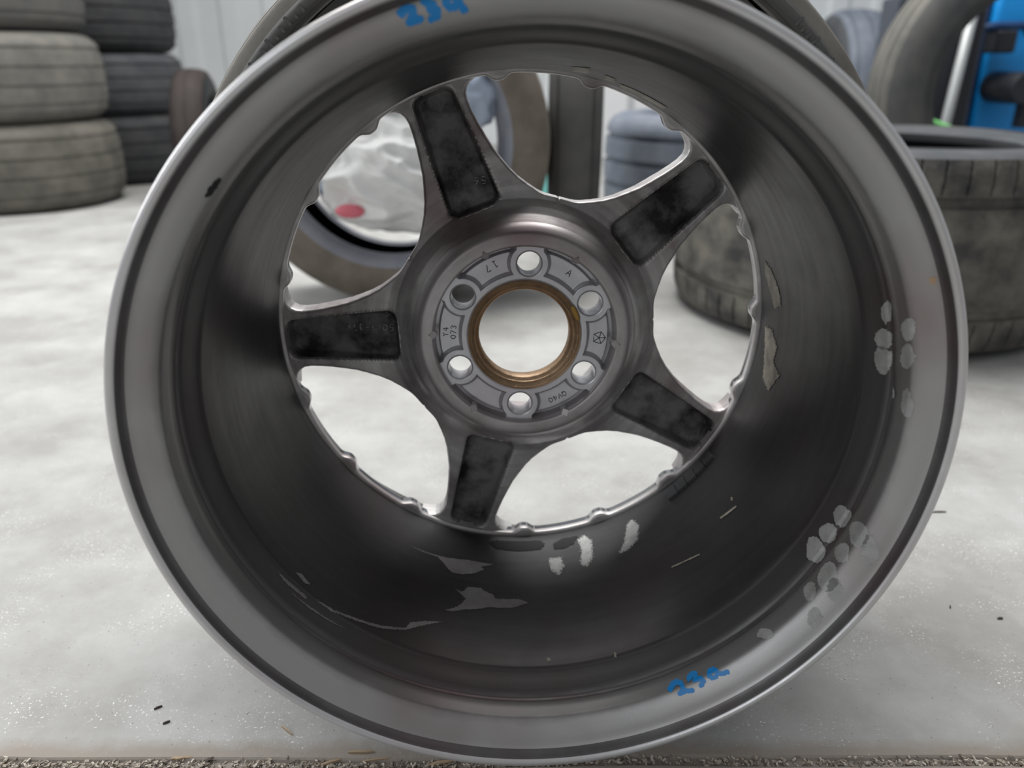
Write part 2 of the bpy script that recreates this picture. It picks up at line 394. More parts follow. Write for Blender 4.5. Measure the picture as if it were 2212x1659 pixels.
o['label'] = 'scalloped lip around the windows, bright on its far side'

# hub ring: r .0695 to .084
prof = [(.1945, .0695), (.1900, .0697), (.1880, .0700), (.1868, .0706), (.1862, .0714), (.1861, .0730), (.1863, .0765), (.1866, .0785), (.1872, .0805), (.1890, .0822), (.1905, .0835), (.1925, .0850), (.1985, .0880), (.2300, .0880), (.2300, .0695)]
V, F = lathe(prof, 360, closed=True)
o = mesh_obj('hub_ring', V, F, M['hub'], wheel, auto=50)
# six small cast nubs where the ring meets the pads
for k in range(6):
    a = math.radians(56.6+60*k-(1.5 if k % 2 else -1))
    c, s = math.cos(a), math.sin(a)
    def P(r, t, y): return (r*c - t*s, y, r*s + t*c)
    w = .0022
    vv = [P(.0672, -w, .1945), P(.0672, w, .1945), P(.0748, 0, .1870), P(.0700, -w*1.5, .1866), P(.0700, w*1.5, .1866), P(.0672, 0, .1880), P(.0735, 0, .1848)]
    mesh_obj('casting_nub', vv, [(0, 1, 5), (0, 5, 3), (1, 4, 5), (3, 5, 6), (5, 4, 6), (3, 6, 2), (6, 4, 2), (0, 3, 2), (0, 2, 1), (1, 2, 4)], M['hub'], wheel, auto=30)

# mounting face with six bolt holes and six recessed pads
BOLT = [86.6+60*k for k in range(6)]; RB = .0564; RH = .0092
rr = list(np.linspace(.0432, .0698, 78)); NT = 900
V = []; F = []; n = NT
bc = [(RB*math.cos(math.radians(b)), RB*math.sin(math.radians(b))) for b in BOLT]
def pad_depth(r, x, z):
    db = min(math.hypot(x-p, z-q) for p, q in bc)
    bw = .0140
    d = min(r-.0484, .0720-r, db-bw + max(0, (.052-r))*0)
    th = math.degrees(math.atan2(z, x))
    dd = min(abs((th-b+180) % 360-180) for b in BOLT)      # keep straight walls beside the bolts
    d = min(d, r*math.radians(dd)-.0102)
    return .0052*sstep(d/.0028) + .0050*sstep((r-.0652)/.0016)*sstep(d/.0028)
for r in rr:
    for j in range(NT):
        a = 2*PI*j/NT; x, z = r*math.cos(a), r*math.sin(a)
        y = .1918 + pad_depth(r, x, z)
        if r < .0455: y += (.0455-r)*.35
        
        for p, q in bc:
            d = math.hypot(x-p, z-q)
            if d < RH+.0012: y += (RH+.0012-d)*.8
            if d < RH:
                x, z = p+(x-p)/max(d, 1e-9)*RH, q+(z-q)/max(d, 1e-9)*RH
        V.append((x, y, z))
def inhole(i, j):
    r = (rr[i]+rr[i+1])/2; a = 2*PI*(j+.5)/NT
    return any(math.hypot(r*math.cos(a)-p, r*math.sin(a)-q) < RH*.96 for p, q in bc)
for i in range(len(rr)-1):
    for j in range(NT):
        if inhole(i, j): continue
        k = (j+1) % NT
        F.append((i*n+j, i*n+k, (i+1)*n+k, (i+1)*n+j))
# bolt hole walls and the front plate
base = (V, F); parts = [base]
for p, q in bc:
    vv = []; ff = []; S = 48
    for j in range(S):
        a = 2*PI*j/S
        for (y, r) in ((.1924, RH), (.1935, RH*.985), (.2100, RH*.97), (.2130, RH*1.25)):
            vv.append((p+r*math.cos(a), y, q+r*math.sin(a)))
    for j in range(S):
        k = (j+1) % S
        for i in range(3): ff.append((j*4+i, j*4+i+1, k*4+i+1, k*4+i))
    parts.append((vv, ff))
V, F = join(parts)
o = mesh_obj('mounting_face', V, F, M['pad'], wheel, auto=55)
o['label'] = 'clean grey mounting face with six bolt holes and recessed pads'
# centre bore: brown machined ring
prof = [(.1905, .0436), (.1908, .0430), (.1912, .0420), (.1920, .0417), (.1924, .0404), (.1936, .0398), (.1940, .0384), (.1955, .0378), (.1962, .0362), (.1975, .0354), (.2060, .0354), (.2165, .0385), (.2165, .0455), (.2000, .0455), (.1935, .0440)]
V, F = lathe(prof, 360, closed=True)
mesh_obj('centre_bore_ring', V, F, M['rust'], wheel, auto=50)['label'] = 'rust-brown machined centre bore ring'
# grease blob at the bore edge
V = []; F = []
for i in range(15):
    a = math.radians(33-i*1.15); w = .0016*math.sin(PI*i/14)**.6+.0001
    for rr_ in (.0425-w, .0432, .0440+w*.5): V.append((rr_*math.cos(a), .1896+.0004*(i % 2), rr_*math.sin(a)))
for i in range(14):
    for j in range(2): F.append((i*3+j, (i+1)*3+j, (i+1)*3+j+1, i*3+j+1))
o = mesh_obj('grease_smear', V, F, M['yellow'], wheel); o['label'] = 'ochre grease smear'
md = o.modifiers.new('thick', 'SOLIDIFY'); md.thickness = .0006

# cast lettering, stroked
G = {'0': [[(.5,0),(.1,.2),(0,.5),(.1,.8),(.5,1),(.6,.8),(.7,.5),(.6,.2),(.5,0)]], '1': [[(.1,.8),(.35,1),(.35,0)],[(.1,0),(.6,0)]],
     '2': [[(0,.8),(.3,1),(.6,.75),(0,0),(.65,0)]], '3': [[(0,.9),(.35,1),(.6,.75),(.25,.52),(.6,.27),(.35,0),(0,.1)]], '4': [[(.5,0),(.5,1),(0,.35),(.7,.35)]],
     '5': [[(.6,1),(.1,1),(.05,.55),(.4,.6),(.62,.3),(.35,0),(0,.1)]], '6': [[(.55,1),(.15,.65),(0,.3),(.3,0),(.6,.3),(.3,.55),(.05,.4)]], '7': [[(0,1),(.6,1),(.2,0)]],
     '8': [[(.3,.53),(.05,.75),(.3,1),(.55,.75),(.3,.53),(0,.25),(.3,0),(.6,.25),(.3,.53)]], 'A': [[(0,0),(.35,1),(.7,0)],[(.15,.35),(.55,.35)]],
     'Y': [[(0,1),(.3,.5),(.6,1)],[(.3,.5),(.3,0)]], 'Q': [[(.35,0),(0,.3),(0,.7),(.35,1),(.7,.7),(.7,.3),(.35,0)],[(.45,.25),(.75,-.05)]], 'V': [[(0,1),(.33,0),(.66,1)]],
     '-': [[(.05,.5),(.5,.5)]], '.': [[(.1,0),(.14,.12)]], 'x': [[(0,0),(.5,.7)],[(0,.7),(.5,0)]],
     'X': [[(.5,1),(0,.64),(.19,.05),(.81,.05),(1,.64),(.5,1)],[(.5,.5),(.5,1)],[(.5,.5),(0,.64)],[(.5,.5),(.19,.05)],[(.5,.5),(.81,.05)],[(.5,.5),(1,.64)]]}
def lettering(name, txt, r0, ang, h, up, y, rad=.00032, name_mat='letter_dark', par=wheel, adv=.98, line=0):
    """text centred at polar (r0, ang); up: direction in degrees (wheel frame) of the letters' tops"""
    c = Vector((r0*math.cos(math.radians(ang)), r0*math.sin(math.radians(ang))))
    u = Vector((math.cos(math.radians(up)), math.sin(math.radians(up)))); rt = Vector((u.y, -u.x))
    wtot = len(txt)*h*adv; parts = []
    for i, ch in enumerate(txt):
        for st in G[ch]:
            P = []
            for (gx, gy) in st:
                q = c + rt*(-wtot/2 + i*h*adv + gx*h) + u*((gy-.5)*h + line)
                P.append((q.x, y(math.hypot(q.x, q.y)) if callable(y) else y, q.y))
            # bevel corners a little by inserting midpoints
            Q = [P[0]]
            for a, b in zip(P, P[1:]): Q += [tuple((np.array(a)+np.array(b))/2), b]
            parts.append(tube(Q, rad, 6))
    V, F = join(parts)
    return mesh_obj(name, V, F, M[name_mat], par)
FY = .1918+.0052-.0001
lettering('cast_lettering', '17', .0590, 116.6, .0052, 116.6+180+2, FY, adv=1.25)
lettering('cast_lettering', 'A', .0590, 54, .0050, 54, FY)
lettering('cast_lettering', 'X', .0592, -3.6, .0098, 0, FY, adv=1.0)['label'] = 'five-sided star emblem cast in the pad'
lettering('cast_lettering', 'QV40', .0595, -63.4, .0042, -63.4, FY, adv=.95)
lettering('cast_lettering', 'Y4', .0612, 177, .0042, 177, FY)
lettering('cast_lettering', '073', .0552, 177, .0042, 177, FY)
def pfloor(r): return sback(r)+.0075+.0090*sstep((r-.108)/.075)-.0007
lettering('cast_lettering', '50.8-17x', .1245, 180.5, .0052, -87, pfloor, rad=.0004, name_mat='hub')
lettering('cast_lettering', '56', .1190, 106.5, .0054, -82, pfloor, rad=.0004, name_mat='hub')
lettering('cast_lettering', '2', .1105, 174.5, .0038, -87, pfloor, rad=.0003, name_mat='hub')

# marks lying on the inner barrel surface: grid cells of a polygon in (angle deg, axial mm)
def rin(s): return interp(s, PI_IN)
DEC={
 'bare':[
  [(-106.81,132.0),(-104.99,129.9),(-103.89,137.4),(-100.73,139.0),(-99.93,135.5),(-97.99,132.4),(-97.25,127.5),(-91.83,128.2),(-89.81,124.0),(-93.49,117.6),(-96.90,116.6),(-98.79,116.7),(-101.81,112.2),(-104.43,109.5),(-107.04,104.6),(-108.71,104.3),(-106.70,109.0),(-105.27,114.6),(-104.17,122.6)],
  [(-118.74,167.5),(-113.50,168.0),(-109.25,169.3),(-103.79,172.8),(-97.48,171.9),(-100.80,166.3),(-99.95,163.6),(-102.42,156.1),(-105.66,151.5),(-108.09,151.8),(-110.35,161.8),(-111.73,166.5),(-115.62,166.3)],
  [(-136.76,53.8),(-132.18,55.3),(-127.37,59.7),(-121.93,64.7),(-116.66,72.4),(-115.82,80.1),(-112.66,86.4),(-109.04,90.7),(-111.53,85.0),(-114.60,76.8),(-116.60,70.5),(-121.80,62.1),(-127.23,57.5),(-131.95,53.9)],
  [(-145.61,50.5),(-143.17,51.0),(-138.07,51.9),(-137.92,49.3),(-141.03,48.8),(-143.57,48.2)],
  [(-141.60,45.6),(-136.20,47.0),(-132.64,47.6),(-128.14,48.3),(-132.47,46.2),(-137.14,45.3)],
  [(-142.51,60.2),(-141.13,63.6),(-138.54,61.1),(-139.57,58.3)],
 ],
 'white':[
  [(-60.85,199.9),(-59.80,187.3),(-61.31,169.3),(-64.40,162.3),(-66.58,162.5),(-64.22,176.5),(-62.57,194.9)],
  [(-73.86,202.9),(-72.27,192.8),(-73.11,169.4),(-74.80,159.2),(-76.32,163.4),(-75.29,184.7),(-75.62,198.0)],
  [(-83.77,179.0),(-80.82,178.9),(-80.39,166.8),(-81.97,154.6),(-83.76,164.8)],
 ],
 'cream':[
  [(16.95,198.6),(15.31,188.0),(10.77,176.8),(7.92,175.0),(6.23,187.2),(10.18,195.9),(13.55,203.3)],
  [(0.55,204.5),(1.25,191.5),(-2.09,177.1),(-5.77,178.9),(-7.28,163.5),(-12.36,173.4),(-10.85,188.8),(-5.58,196.9)],
  [(81.71,159.7),(78.60,147.3),(77.51,183.3),(80.46,189.5)],
  [(74.80,163.5),(72.44,168.2),(71.42,189.9),(73.56,191.7)],
  [(70.55,183.6),(64.31,182.6),(59.90,181.8),(59.00,197.4),(63.09,204.9),(69.45,202.4)],
 ],
 'black':[
  [(-98.83,203.8),(-96.62,207.6),(-85.25,207.2),(-84.31,200.2),(-85.55,193.5),(-91.56,192.2),(-97.11,194.6)],
  [(-82.14,199.9),(-79.57,205.3),(-75.63,204.2),(-76.85,194.3),(-79.65,189.9),(-82.16,191.2)],
  [(143.00,13.1),(141.55,12.7),(139.70,13.4),(139.59,14.8),(141.07,15.4),(142.70,14.8)],
  [(34.00,19.3),(33.58,14.6),(32.07,15.0),(31.78,19.4)],
 ],
 'weight':[
  [(-50.15,211.2),(-50.12,196.9),(-43.22,192.1),(-34.52,193.9),(-34.55,205.3),(-43.19,215.6)],
 ],
 'speck':[
  [(22.76,7.7),(22.74,5.5),(21.76,6.2),(21.58,7.2)],
  [(-87.10,63.6),(-86.35,63.3),(-86.44,59.8),(-87.18,60.1)],
  [(-73.45,57.9),(-73.09,57.4),(-73.24,53.9),(-73.68,54.2)],
  [(-36.43,140.8),(-36.06,139.0),(-36.54,135.8),(-36.91,137.5)],
  [(33.18,14.5),(32.78,13.9),(32.46,14.9)],
  [(-41.17,132.5),(-38.50,130.6),(-36.50,128.7),(-36.50,126.7),(-38.55,128.1),(-41.06,130.0)],
  [(-56.19,119.4),(-51.62,116.3),(-49.11,113.9),(-49.25,112.6),(-52.91,115.6),(-56.12,117.5)],
 ],
 'finger':[
  [(-19.94,31.2),(-20.74,30.9),(-21.58,31.1),(-22.29,31.8),(-22.84,34.3),(-22.92,37.5),(-22.50,39.6),(-21.99,41.6),(-21.45,43.4),(-20.66,43.5),(-19.77,42.0),(-19.31,39.8),(-19.33,37.2),(-19.49,33.5)],
  [(-24.10,34.4),(-24.81,33.4),(-25.38,33.0),(-26.06,34.2),(-26.71,36.4),(-26.87,38.3),(-26.63,41.0),(-26.24,44.2),(-25.62,45.8),(-24.79,45.1),(-24.05,43.6),(-23.50,41.9),(-23.20,39.0),(-23.42,36.4)],
  [(-27.68,34.0),(-28.66,31.6),(-29.72,31.4),(-30.39,32.6),(-30.82,35.3),(-31.08,38.6),(-30.85,41.3),(-30.05,43.9),(-29.11,46.7),(-28.28,48.1),(-27.54,46.5),(-27.10,43.7),(-27.02,40.9),(-27.19,37.8)],
  [(-20.17,13.1),(-21.35,12.6),(-22.36,12.6),(-22.93,13.3),(-23.23,15.1),(-23.32,17.7),(-23.03,20.4),(-22.41,23.5),(-21.64,26.9),(-20.66,27.3),(-19.79,24.4),(-19.38,20.9),(-19.25,17.3),(-19.43,14.6)],
  [(-24.80,16.3),(-25.49,15.3),(-26.04,15.0),(-26.60,15.6),(-27.08,16.9),(-27.24,18.7),(-27.13,22.0),(-26.76,25.7),(-26.09,27.4),(-25.32,26.8),(-24.71,25.7),(-24.20,23.7),(-23.88,20.8),(-24.11,18.0)],
  [(-29.24,14.1),(-29.98,12.5),(-30.91,12.2),(-31.92,12.7),(-32.55,13.5),(-32.67,15.6),(-32.50,20.1),(-31.87,24.2),(-30.87,25.8),(-29.91,26.6),(-29.01,26.3),(-28.18,23.6),(-27.95,19.7),(-28.46,16.3)],
  [(-33.70,17.3),(-34.23,16.2),(-34.78,15.5),(-35.39,15.5),(-35.84,16.4),(-35.89,18.3),(-35.75,21.5),(-35.56,24.6),(-35.12,26.5),(-34.38,26.9),(-33.71,26.6),(-33.27,25.2),(-33.05,22.1),(-33.21,19.0)],
  [(-21.74,7.6),(-22.70,7.0),(-23.83,6.9),(-24.70,7.1),(-25.04,7.9),(-24.87,9.6),(-24.25,11.5),(-23.32,12.6),(-22.35,13.5),(-21.36,14.2),(-20.43,13.9),(-20.04,12.5),(-20.38,10.9),(-21.02,9.1)],
  [(-30.34,9.5),(-31.16,8.5),(-32.10,8.3),(-32.70,8.7),(-32.93,9.7),(-33.02,11.4),(-32.80,12.8),(-32.13,14.0),(-31.28,15.2),(-30.52,16.1),(-29.89,15.4),(-29.59,13.9),(-29.66,12.5),(-29.90,11.1)],
  [(-36.17,8.5),(-36.74,7.8),(-37.45,7.7),(-38.07,7.8),(-38.53,8.3),(-38.75,9.4),(-38.51,10.9),(-37.90,12.0),(-37.30,12.9),(-36.77,13.5),(-36.13,13.3),(-35.60,12.6),(-35.52,11.6),(-35.78,10.0)],
  [(-44.20,16.0),(-44.55,15.2),(-45.20,15.4),(-45.77,16.2),(-46.24,17.6),(-46.77,19.9),(-47.02,22.1),(-46.75,23.4),(-46.34,24.6),(-45.94,25.2),(-45.38,24.0),(-44.77,21.9),(-44.43,19.9),(-44.25,18.0)],
  [(16.69,32.4),(15.95,33.3),(15.24,34.3),(14.64,36.3),(14.49,37.8),(14.87,38.7),(15.56,39.3),(16.29,39.6),(17.01,39.0),(17.72,37.5),(18.28,35.7),(18.45,33.8),(18.13,32.3),(17.45,31.7)],
  [(12.01,34.5),(11.22,35.0),(10.41,36.3),(9.84,38.6),(9.74,41.1),(10.06,43.2),(10.57,45.2),(11.16,46.7),(12.02,45.6),(12.94,42.9),(13.52,40.4),(13.56,38.1),(13.26,35.4),(12.73,34.1)],
  [(8.42,34.4),(7.11,35.5),(6.06,36.6),(5.57,38.3),(5.54,41.0),(5.83,43.3),(6.47,44.8),(7.44,46.4),(8.69,46.5),(9.84,44.2),(10.40,41.3),(10.36,39.0),(10.03,36.7),(9.48,34.4)],
  [(15.05,13.7),(14.27,14.2),(13.69,14.7),(13.21,16.0),(12.91,18.2),(13.05,20.4),(13.70,21.9),(14.54,23.1),(15.40,22.3),(16.22,19.2),(16.81,16.6),(17.00,15.2),(16.70,14.0),(15.96,13.4)],
  [(10.77,14.3),(10.00,14.5),(9.25,15.7),(8.60,17.3),(8.29,19.6),(8.45,22.8),(9.08,24.9),(9.99,24.6),(10.85,23.7),(11.67,22.5),(12.43,19.7),(12.75,16.9),(12.36,15.7),(11.60,14.9)],
  [(3.12,13.6),(2.12,13.5),(1.13,14.0),(0.53,14.8),(0.54,16.0),(0.93,18.2),(1.51,20.4),(2.39,20.9),(3.43,20.9),(4.42,20.5),(5.14,18.5),(5.20,16.4),(4.68,15.3),(3.94,14.4)],
  [(3.47,28.6),(2.98,28.3),(2.53,28.6),(2.30,29.3),(2.30,30.1),(2.44,30.9),(2.69,31.7),(3.13,32.0),(3.66,32.0),(4.10,31.9),(4.29,31.4),(4.28,30.6),(4.13,29.9),(3.87,29.3)],
 ],
 'paint_low':[
  [(-65.30,18.1),(-64.49,20.9),(-63.65,21.5),(-63.08,18.8),(-63.04,15.2),(-63.93,14.0),(-62.77,14.0),(-61.77,13.2)],
  [(-61.49,20.0),(-60.72,22.0),(-60.06,21.5),(-60.16,18.3),(-60.50,17.1),(-59.41,16.3),(-59.28,14.6),(-60.00,13.5)],
  [(-56.36,15.0),(-56.33,16.1),(-56.71,17.7),(-57.50,17.9),(-57.97,15.7),(-57.62,14.2),(-56.91,14.1),(-56.36,15.0),(-55.81,13.9),(-55.14,13.7),(-54.80,13.5)],
 ],
 'paint_top':[
  [(107.78,6.7),(107.12,5.9),(106.39,6.5),(106.44,7.8),(107.21,9.6),(105.91,9.7)],
  [(104.76,5.7),(103.86,7.1),(104.36,7.9),(103.55,8.8),(103.83,10.4),(104.51,10.6)],
  [(100.95,7.3),(101.34,5.9),(102.06,6.1),(102.33,7.4),(101.99,8.7),(101.33,8.8),(100.90,7.7),(100.68,6.7),(100.76,8.5),(100.31,10.2)],
 ],
}

def pip(x, y, P):
    c = False; j = len(P)-1
    for i in range(len(P)):
        if (P[i][1] > y) != (P[j][1] > y) and x < (P[j][0]-P[i][0])*(y-P[i][1])/(P[j][1]-P[i][1])+P[i][0]: c = not c
        j = i
    return c
def dseg(x, y, a, b):
    vx, vy = b[0]-a[0], b[1]-a[1]; L = vx*vx+vy*vy
    t = 0 if L == 0 else max(0, min(1, ((x-a[0])*vx+(y-a[1])*vy)/L))
    return math.hypot(x-a[0]-t*vx, y-a[1]-t*vy)
K = .2*math.radians(1)*1000        # mm per degree
def warp(s): return s*1.45 if s < 16.5 else 16.5*1.45 + (s-16.5)*.65    # brush strokes keep their width across the corner
def surface_mark(name, polys, m, stroke=None, cell=.42, off=.00025, rough=0., label=None):
    idx = {}; V = []; F = []
    def vid(i, j):
        if (i, j) not in idx:
            th = math.radians(i*cell/K); s = j*cell/1000
            r = rin(s) - off
            idx[(i, j)] = len(V); V.append((r*math.cos(th), s, r*math.sin(th)))
        return idx[(i, j)]
    for P in polys:
        P = [(a*K, s) for a, s in P]
        pad = stroke if stroke else 0
        i0, i1 = int((min(p[0] for p in P)-pad)/cell)-1, int((max(p[0] for p in P)+pad)/cell)+1
        j0, j1 = max(0, int((min(p[1] for p in P)-pad*1.5)/cell)-1), int((max(p[1] for p in P)+pad*1.5)/cell)+1
        for i in range(i0, i1+1):
            for j in range(j0, j1+1):
                x, y = (i+.5)*cell, (j+.5)*cell
                if stroke: ok = min(dseg(x, warp(y), (a[0], warp(a[1])), (b[0], warp(b[1]))) for a, b in zip(P, P[1:])) < stroke/2*(1+.18*noise.noise(Vector((x*.6, y*.6, 3))))
                else:
                    wx = rough*noise.noise(Vector((x*.9, y*.9, 1))); wy = rough*noise.noise(Vector((x*.9, y*.9, 7)))
                    ok = pip(x+wx, y+wy, P)
                if ok: F.append((vid(i, j), vid(i, j+1), vid(i+1, j+1), vid(i+1, j)))
    F = list(dict.fromkeys(F))
    o = mesh_obj(name, V, F, m, wheel)
    if label: o['label'] = label
    return o
for P in DEC['bare']: surface_mark('peeled_patch', [P], M['bare'], rough=.8)
for P in DEC['white']: surface_mark('scuff', [P], M['smudge'], rough=3)
for P in DEC['cream']: surface_mark('worn_edge_patch', [P], M['cream'], rough=3, off=.0004)
for P in DEC['black'][:2]: surface_mark('adhesive_residue', [P], M['residue'], rough=2, off=.0004, label='black adhesive residue left by balance weights')
surface_mark('valve_hole', [DEC['black'][2]], M['residue'], off=.0004)
surface_mark('dark_smudge', [DEC['black'][3]], M['barrel'], rough=2, off=.0003)
surface_mark('orange_chip', [DEC['speck'][0]], M['grease_'], off=.0003)
for P in DEC['speck'][1:]: surface_mark('pale_speck', [P], M['cream'], rough=.3, off=.0003, cell=.3)
for P in DEC['finger']: surface_mark('finger_smudge', [P], M['smudge'], rough=.8, off=.0003)
surface_mark('paint_mark', DEC['paint_low'], M['blue'], stroke=3.0, off=.0004, cell=.35, label='blue hand-painted 23a low on the rim band')
surface_mark('paint_mark', DEC['paint_top'], M['blue'], stroke=3.4, off=.0004, cell=.35, label='blue hand-painted 23a on the top of the rim band')
# stick-on balance weights: five short segments near the face
for k in range(5):
    a0 = math.radians(-50+3.15*k); a1 = math.radians(-50+3.15*k+3.0); V = []
    s0, s1 = .1935+.0006*k, .2090
    for a in (a0, (a0+a1)/2, a1):
        for (s, d) in ((s0, 0), (s0+.0006, .0026), (s1-.0006, .0026), (s1, 0)):
            r = rin(s)-d+.0002; V.append((r*math.cos(a), s, r*math.sin(a)))
    F = []
    for i in range(2):
        for j in range(3): F.append((i*4+j, i*4+j+1, (i+1)*4+j+1, (i+1)*4+j))
    F += [(3, 2, 1, 0), (8, 9, 10, 11)]
    mesh_obj('balance_weight', V, F, M['weight'], wheel, smooth=False)

# ================================================================= TYRES
def tyre(name, R, RI, Wd, label, group=None, mt='rub_grey', ms='rub_wall', ml='rub_black', mb=None, loc=(0, 0, 0), lying=False, yaw=0, tilt=0,
         grooves=4, sipes=0, seg=180, bulge=.55, th=.012, crown=.008, gd=.008, shoulder=.022, flat=False, gspan=.62):
    """tread, two sidewalls, inner liner. axis = local Y, near sidewall at -Y"""
    root = empty(name)
    hw = Wd/2; prof = []
    # tread outline
    N = 64; tr = []
    gpos = [gspan*(-1+2*(k/(grooves-1) if grooves > 1 else .5))*hw for k in range(grooves)]
    gw = hw*.045
    ys = sorted(set([round(float(v), 5) for v in np.linspace(-hw*.86, hw*.86, N)] + [round(g+d, 5) for g in gpos for d in (-gw*1.15, -gw, gw, gw*1.15)]))
    for y in ys:
        r = R - crown*(abs(y)/(hw*.86))**2.4 - shoulder*.35*max(0, (abs(y)/(hw*.86)-.85)/.15)**1.6
        if any(abs(y-g) <= gw*1.01 for g in gpos): r -= gd
        tr.append((y, r))
    def fn(y, r, a):
        if sipes and abs(y) > hw*.56 and r > R-.05:
            k = (a*sipes/(2*PI) + (abs(y)/hw)*.35*(1 if y > 0 else -1)) % 1
            if k < .10 and abs(y) < hw*.845: r -= gd*.6
        return y, r
    sg = sipes*22 if sipes else seg
    V, F = lathe(tr, sg, fn=fn if sipes else None)
    mesh_obj('tread', V, F, M[mt], root, auto=35)
    yb = hw*.70; rs = tr[0][1]
    for sgn in (-1, 1):
        sw = [(-hw*.86, rs), (-hw*.93, rs-(rs-RI)*.10), (-hw*.985, rs-(rs-RI)*.28), (-hw, rs-(rs-RI)*.5), (-hw*.97, rs-(rs-RI)*.72), (-hw*.96, rs-(rs-RI)*.74), (-hw*.90, RI+(rs-RI)*.13), (-yb-.004, RI+.004), (-yb, RI), (-yb+.008, RI), (-yb+.014, RI+.006)]
        if flat: sw = [(-(hw*.86 + (abs(y)-hw*.86)*.35) if i < 7 else -(hw*.86-[.002, .004, .012, .02][i-7]), r) for i, (y, r) in enumerate(sw)]
        sw = [(y*(-sgn), r) for y, r in sw]
        V, F = lathe(sw[:5], seg)
        mesh_obj('sidewall', V, F, M[ms], root, auto=40)
        V, F = lathe(sw[4:], seg)
        mesh_obj('bead', V, F, M[mb or ms], root, auto=40)
    li = [(-yb+.014, RI+.006), (-hw+.014, rs-(rs-RI)*.55), (-hw*.85+.008, rs-.012), (-hw*.6, R-th-.008), (0, R-th-.006), (hw*.6, R-th-.008), (hw*.85-.008, rs-.012), (hw-.014, rs-(rs-RI)*.55), (yb-.014, RI+.006)]
    V, F = lathe(li, seg)
    mesh_obj('inner_liner', V, F, M[ml], root, auto=60)
    # place: origin of the empty is the tyre centre
    x, y, z = loc
    if lying:
        root.matrix_world = Matrix.Translation((x, y, z+hw)) @ Matrix.Rotation(yaw, 4, 'Z') @ Matrix.Rotation(-PI/2, 4, 'X')
    else:
        root.matrix_world = Matrix.Translation((x, y, z+R)) @ Matrix.Rotation(yaw, 4, 'Z') @ Matrix.Rotation(tilt, 4, 'X')
    tag(root, label, 'tyre', group)
    return root

# the tyre the wheel is nested in
big = tyre('tyre', .288, .261, .086, 'grey worn tyre standing upright around the far end of the wheel', mt='rub_tan', ms='rub_grey', loc=(.022, .648, 0), grooves=3, seg=300, crown=.008, shoulder=.020, gd=.004)
parts = []
for k in range(26):
    a = math.radians(148-1.45*k) if k < 14 else math.radians(48-1.3*(k-14))
    l = .0040+.0014*((k*7) % 3)
    r0 = .2640
    w = .0011
    c, s = math.cos(a), math.sin(a)
    vv = [(((r0+dr)*c-t*s), -.0432+(0 if yy else .002), ((r0+dr)*s+t*c)) for yy in (1, 0) for dr, t in ((0, -w), (0, w), (l, w), (l, -w))]
    mesh_obj('sidewall_rib', vv, [(0, 1, 2, 3), (0, 4, 5, 1), (1, 5, 6, 2), (2, 6, 7, 3), (3, 7, 4, 0)], M['rub_grey'], big, smooth=False)

# left stacks (each tyre lies flat)
s1 = (-1.77, 2.90); s2 = (-1.69, 3.56)
zs = 0
for k, (w, mt, lb) in enumerate([(.285, 'rub_brown', 'dusty brown tyre lying at the bottom of the front stack on the left'),
                                 (.275, 'rub_olive', 'dusty olive-grey tyre in the middle of the front stack on the left'),
                                 (.270, 'rub_grey', 'grey tyre lying on top of the front stack on the left')]):
    tyre('tyre', .35, .21, w, lb, 'tyres in the front left stack', mt=mt, ms=mt, loc=(s1[0]+(.0, -.012, -.04)[k], s1[1], zs), lying=True, grooves=4, gd=.003, shoulder=.030, crown=.014, yaw=k)
    zs += w+.001
zs = 0
for k, (w, mt, lb) in enumerate([(.270, 'rub_dark', 'near-black tyre at the bottom of the rear stack on the left'),
                                 (.235, 'rub_slate', 'slate grey tyre in the middle of the rear stack on the left'),
                                 (.265, 'rub_dark', 'dark tyre lying on top of the rear stack on the left')]):
    tyre('tyre', .31, .20, w, lb, 'tyres in the rear left stack', mt=mt, ms=mt, loc=(s2[0]+(.0, -.02, -.03)[k], s2[1], zs), lying=True, grooves=4, gd=.004, shoulder=.03, crown=.012)
    zs += w+.001

# small brown tyre standing edge-on by the wall panel
tyre('tyre', .225, .13, .13, 'small brown tyre standing on edge in front of the white wall panel', mt='rub_umber', ms='rub_black', loc=(-1.175, 3.10, 0), yaw=math.radians(-80), grooves=3, shoulder=.03, crown=.012, gd=.003)

# tyre holding the plastic bag
bt = (-.240, 1.60)
tyre('tyre', .315, .213, .235, 'grey tyre standing upright and facing us, a white bag stuffed in its hole', mt='rub_warm', ms='rub_warm', mb='rub_lilac', loc=(bt[0], bt[1]+.06, 0), grooves=3, yaw=math.radians(3), tilt=math.radians(-3), seg=200, shoulder=.03)
# upright tyre seen on its tread
tyre('tyre', .33, .21, .115, 'dark grey tyre standing on edge, tread facing us, right of the tyre with the bag', mt='rub_grey', ms='rub_grey', mb='rub_warm', loc=(.150, 1.98, 0), yaw=math.radians(-94), grooves=2, gd=.004, shoulder=.03, crown=.016)
# lying tyres
tyre('tyre', .335, .215, .33, 'blue-grey wide tyre lying flat behind the dust-covered tyre', mt='rub_blue', ms='rub_blue', loc=(.62, 2.50, 0), lying=True, grooves=4, shoulder=.02, gd=.010)
tyre('tyre', .375, .245, .36, 'wide tyre lying flat on the floor right of the wheel, tread caked with pale dust', mt='rub_dusty', ms='rub_slate', loc=(.71, 1.585, -.008), lying=True, grooves=2, sipes=64, seg=256, shoulder=.018, gd=.007, yaw=.02, flat=True, gspan=.50)
# tall upright tyre in front of the blue machine
tyre('tyre', .40, .262, .27, 'large brown-grey tyre standing upright in front of the blue machine', mt='rub_olive', ms='rub_wall', loc=(1.395, 2.26, 0), yaw=math.radians(-12), grooves=4, gd=.006, seg=220, shoulder=.03)
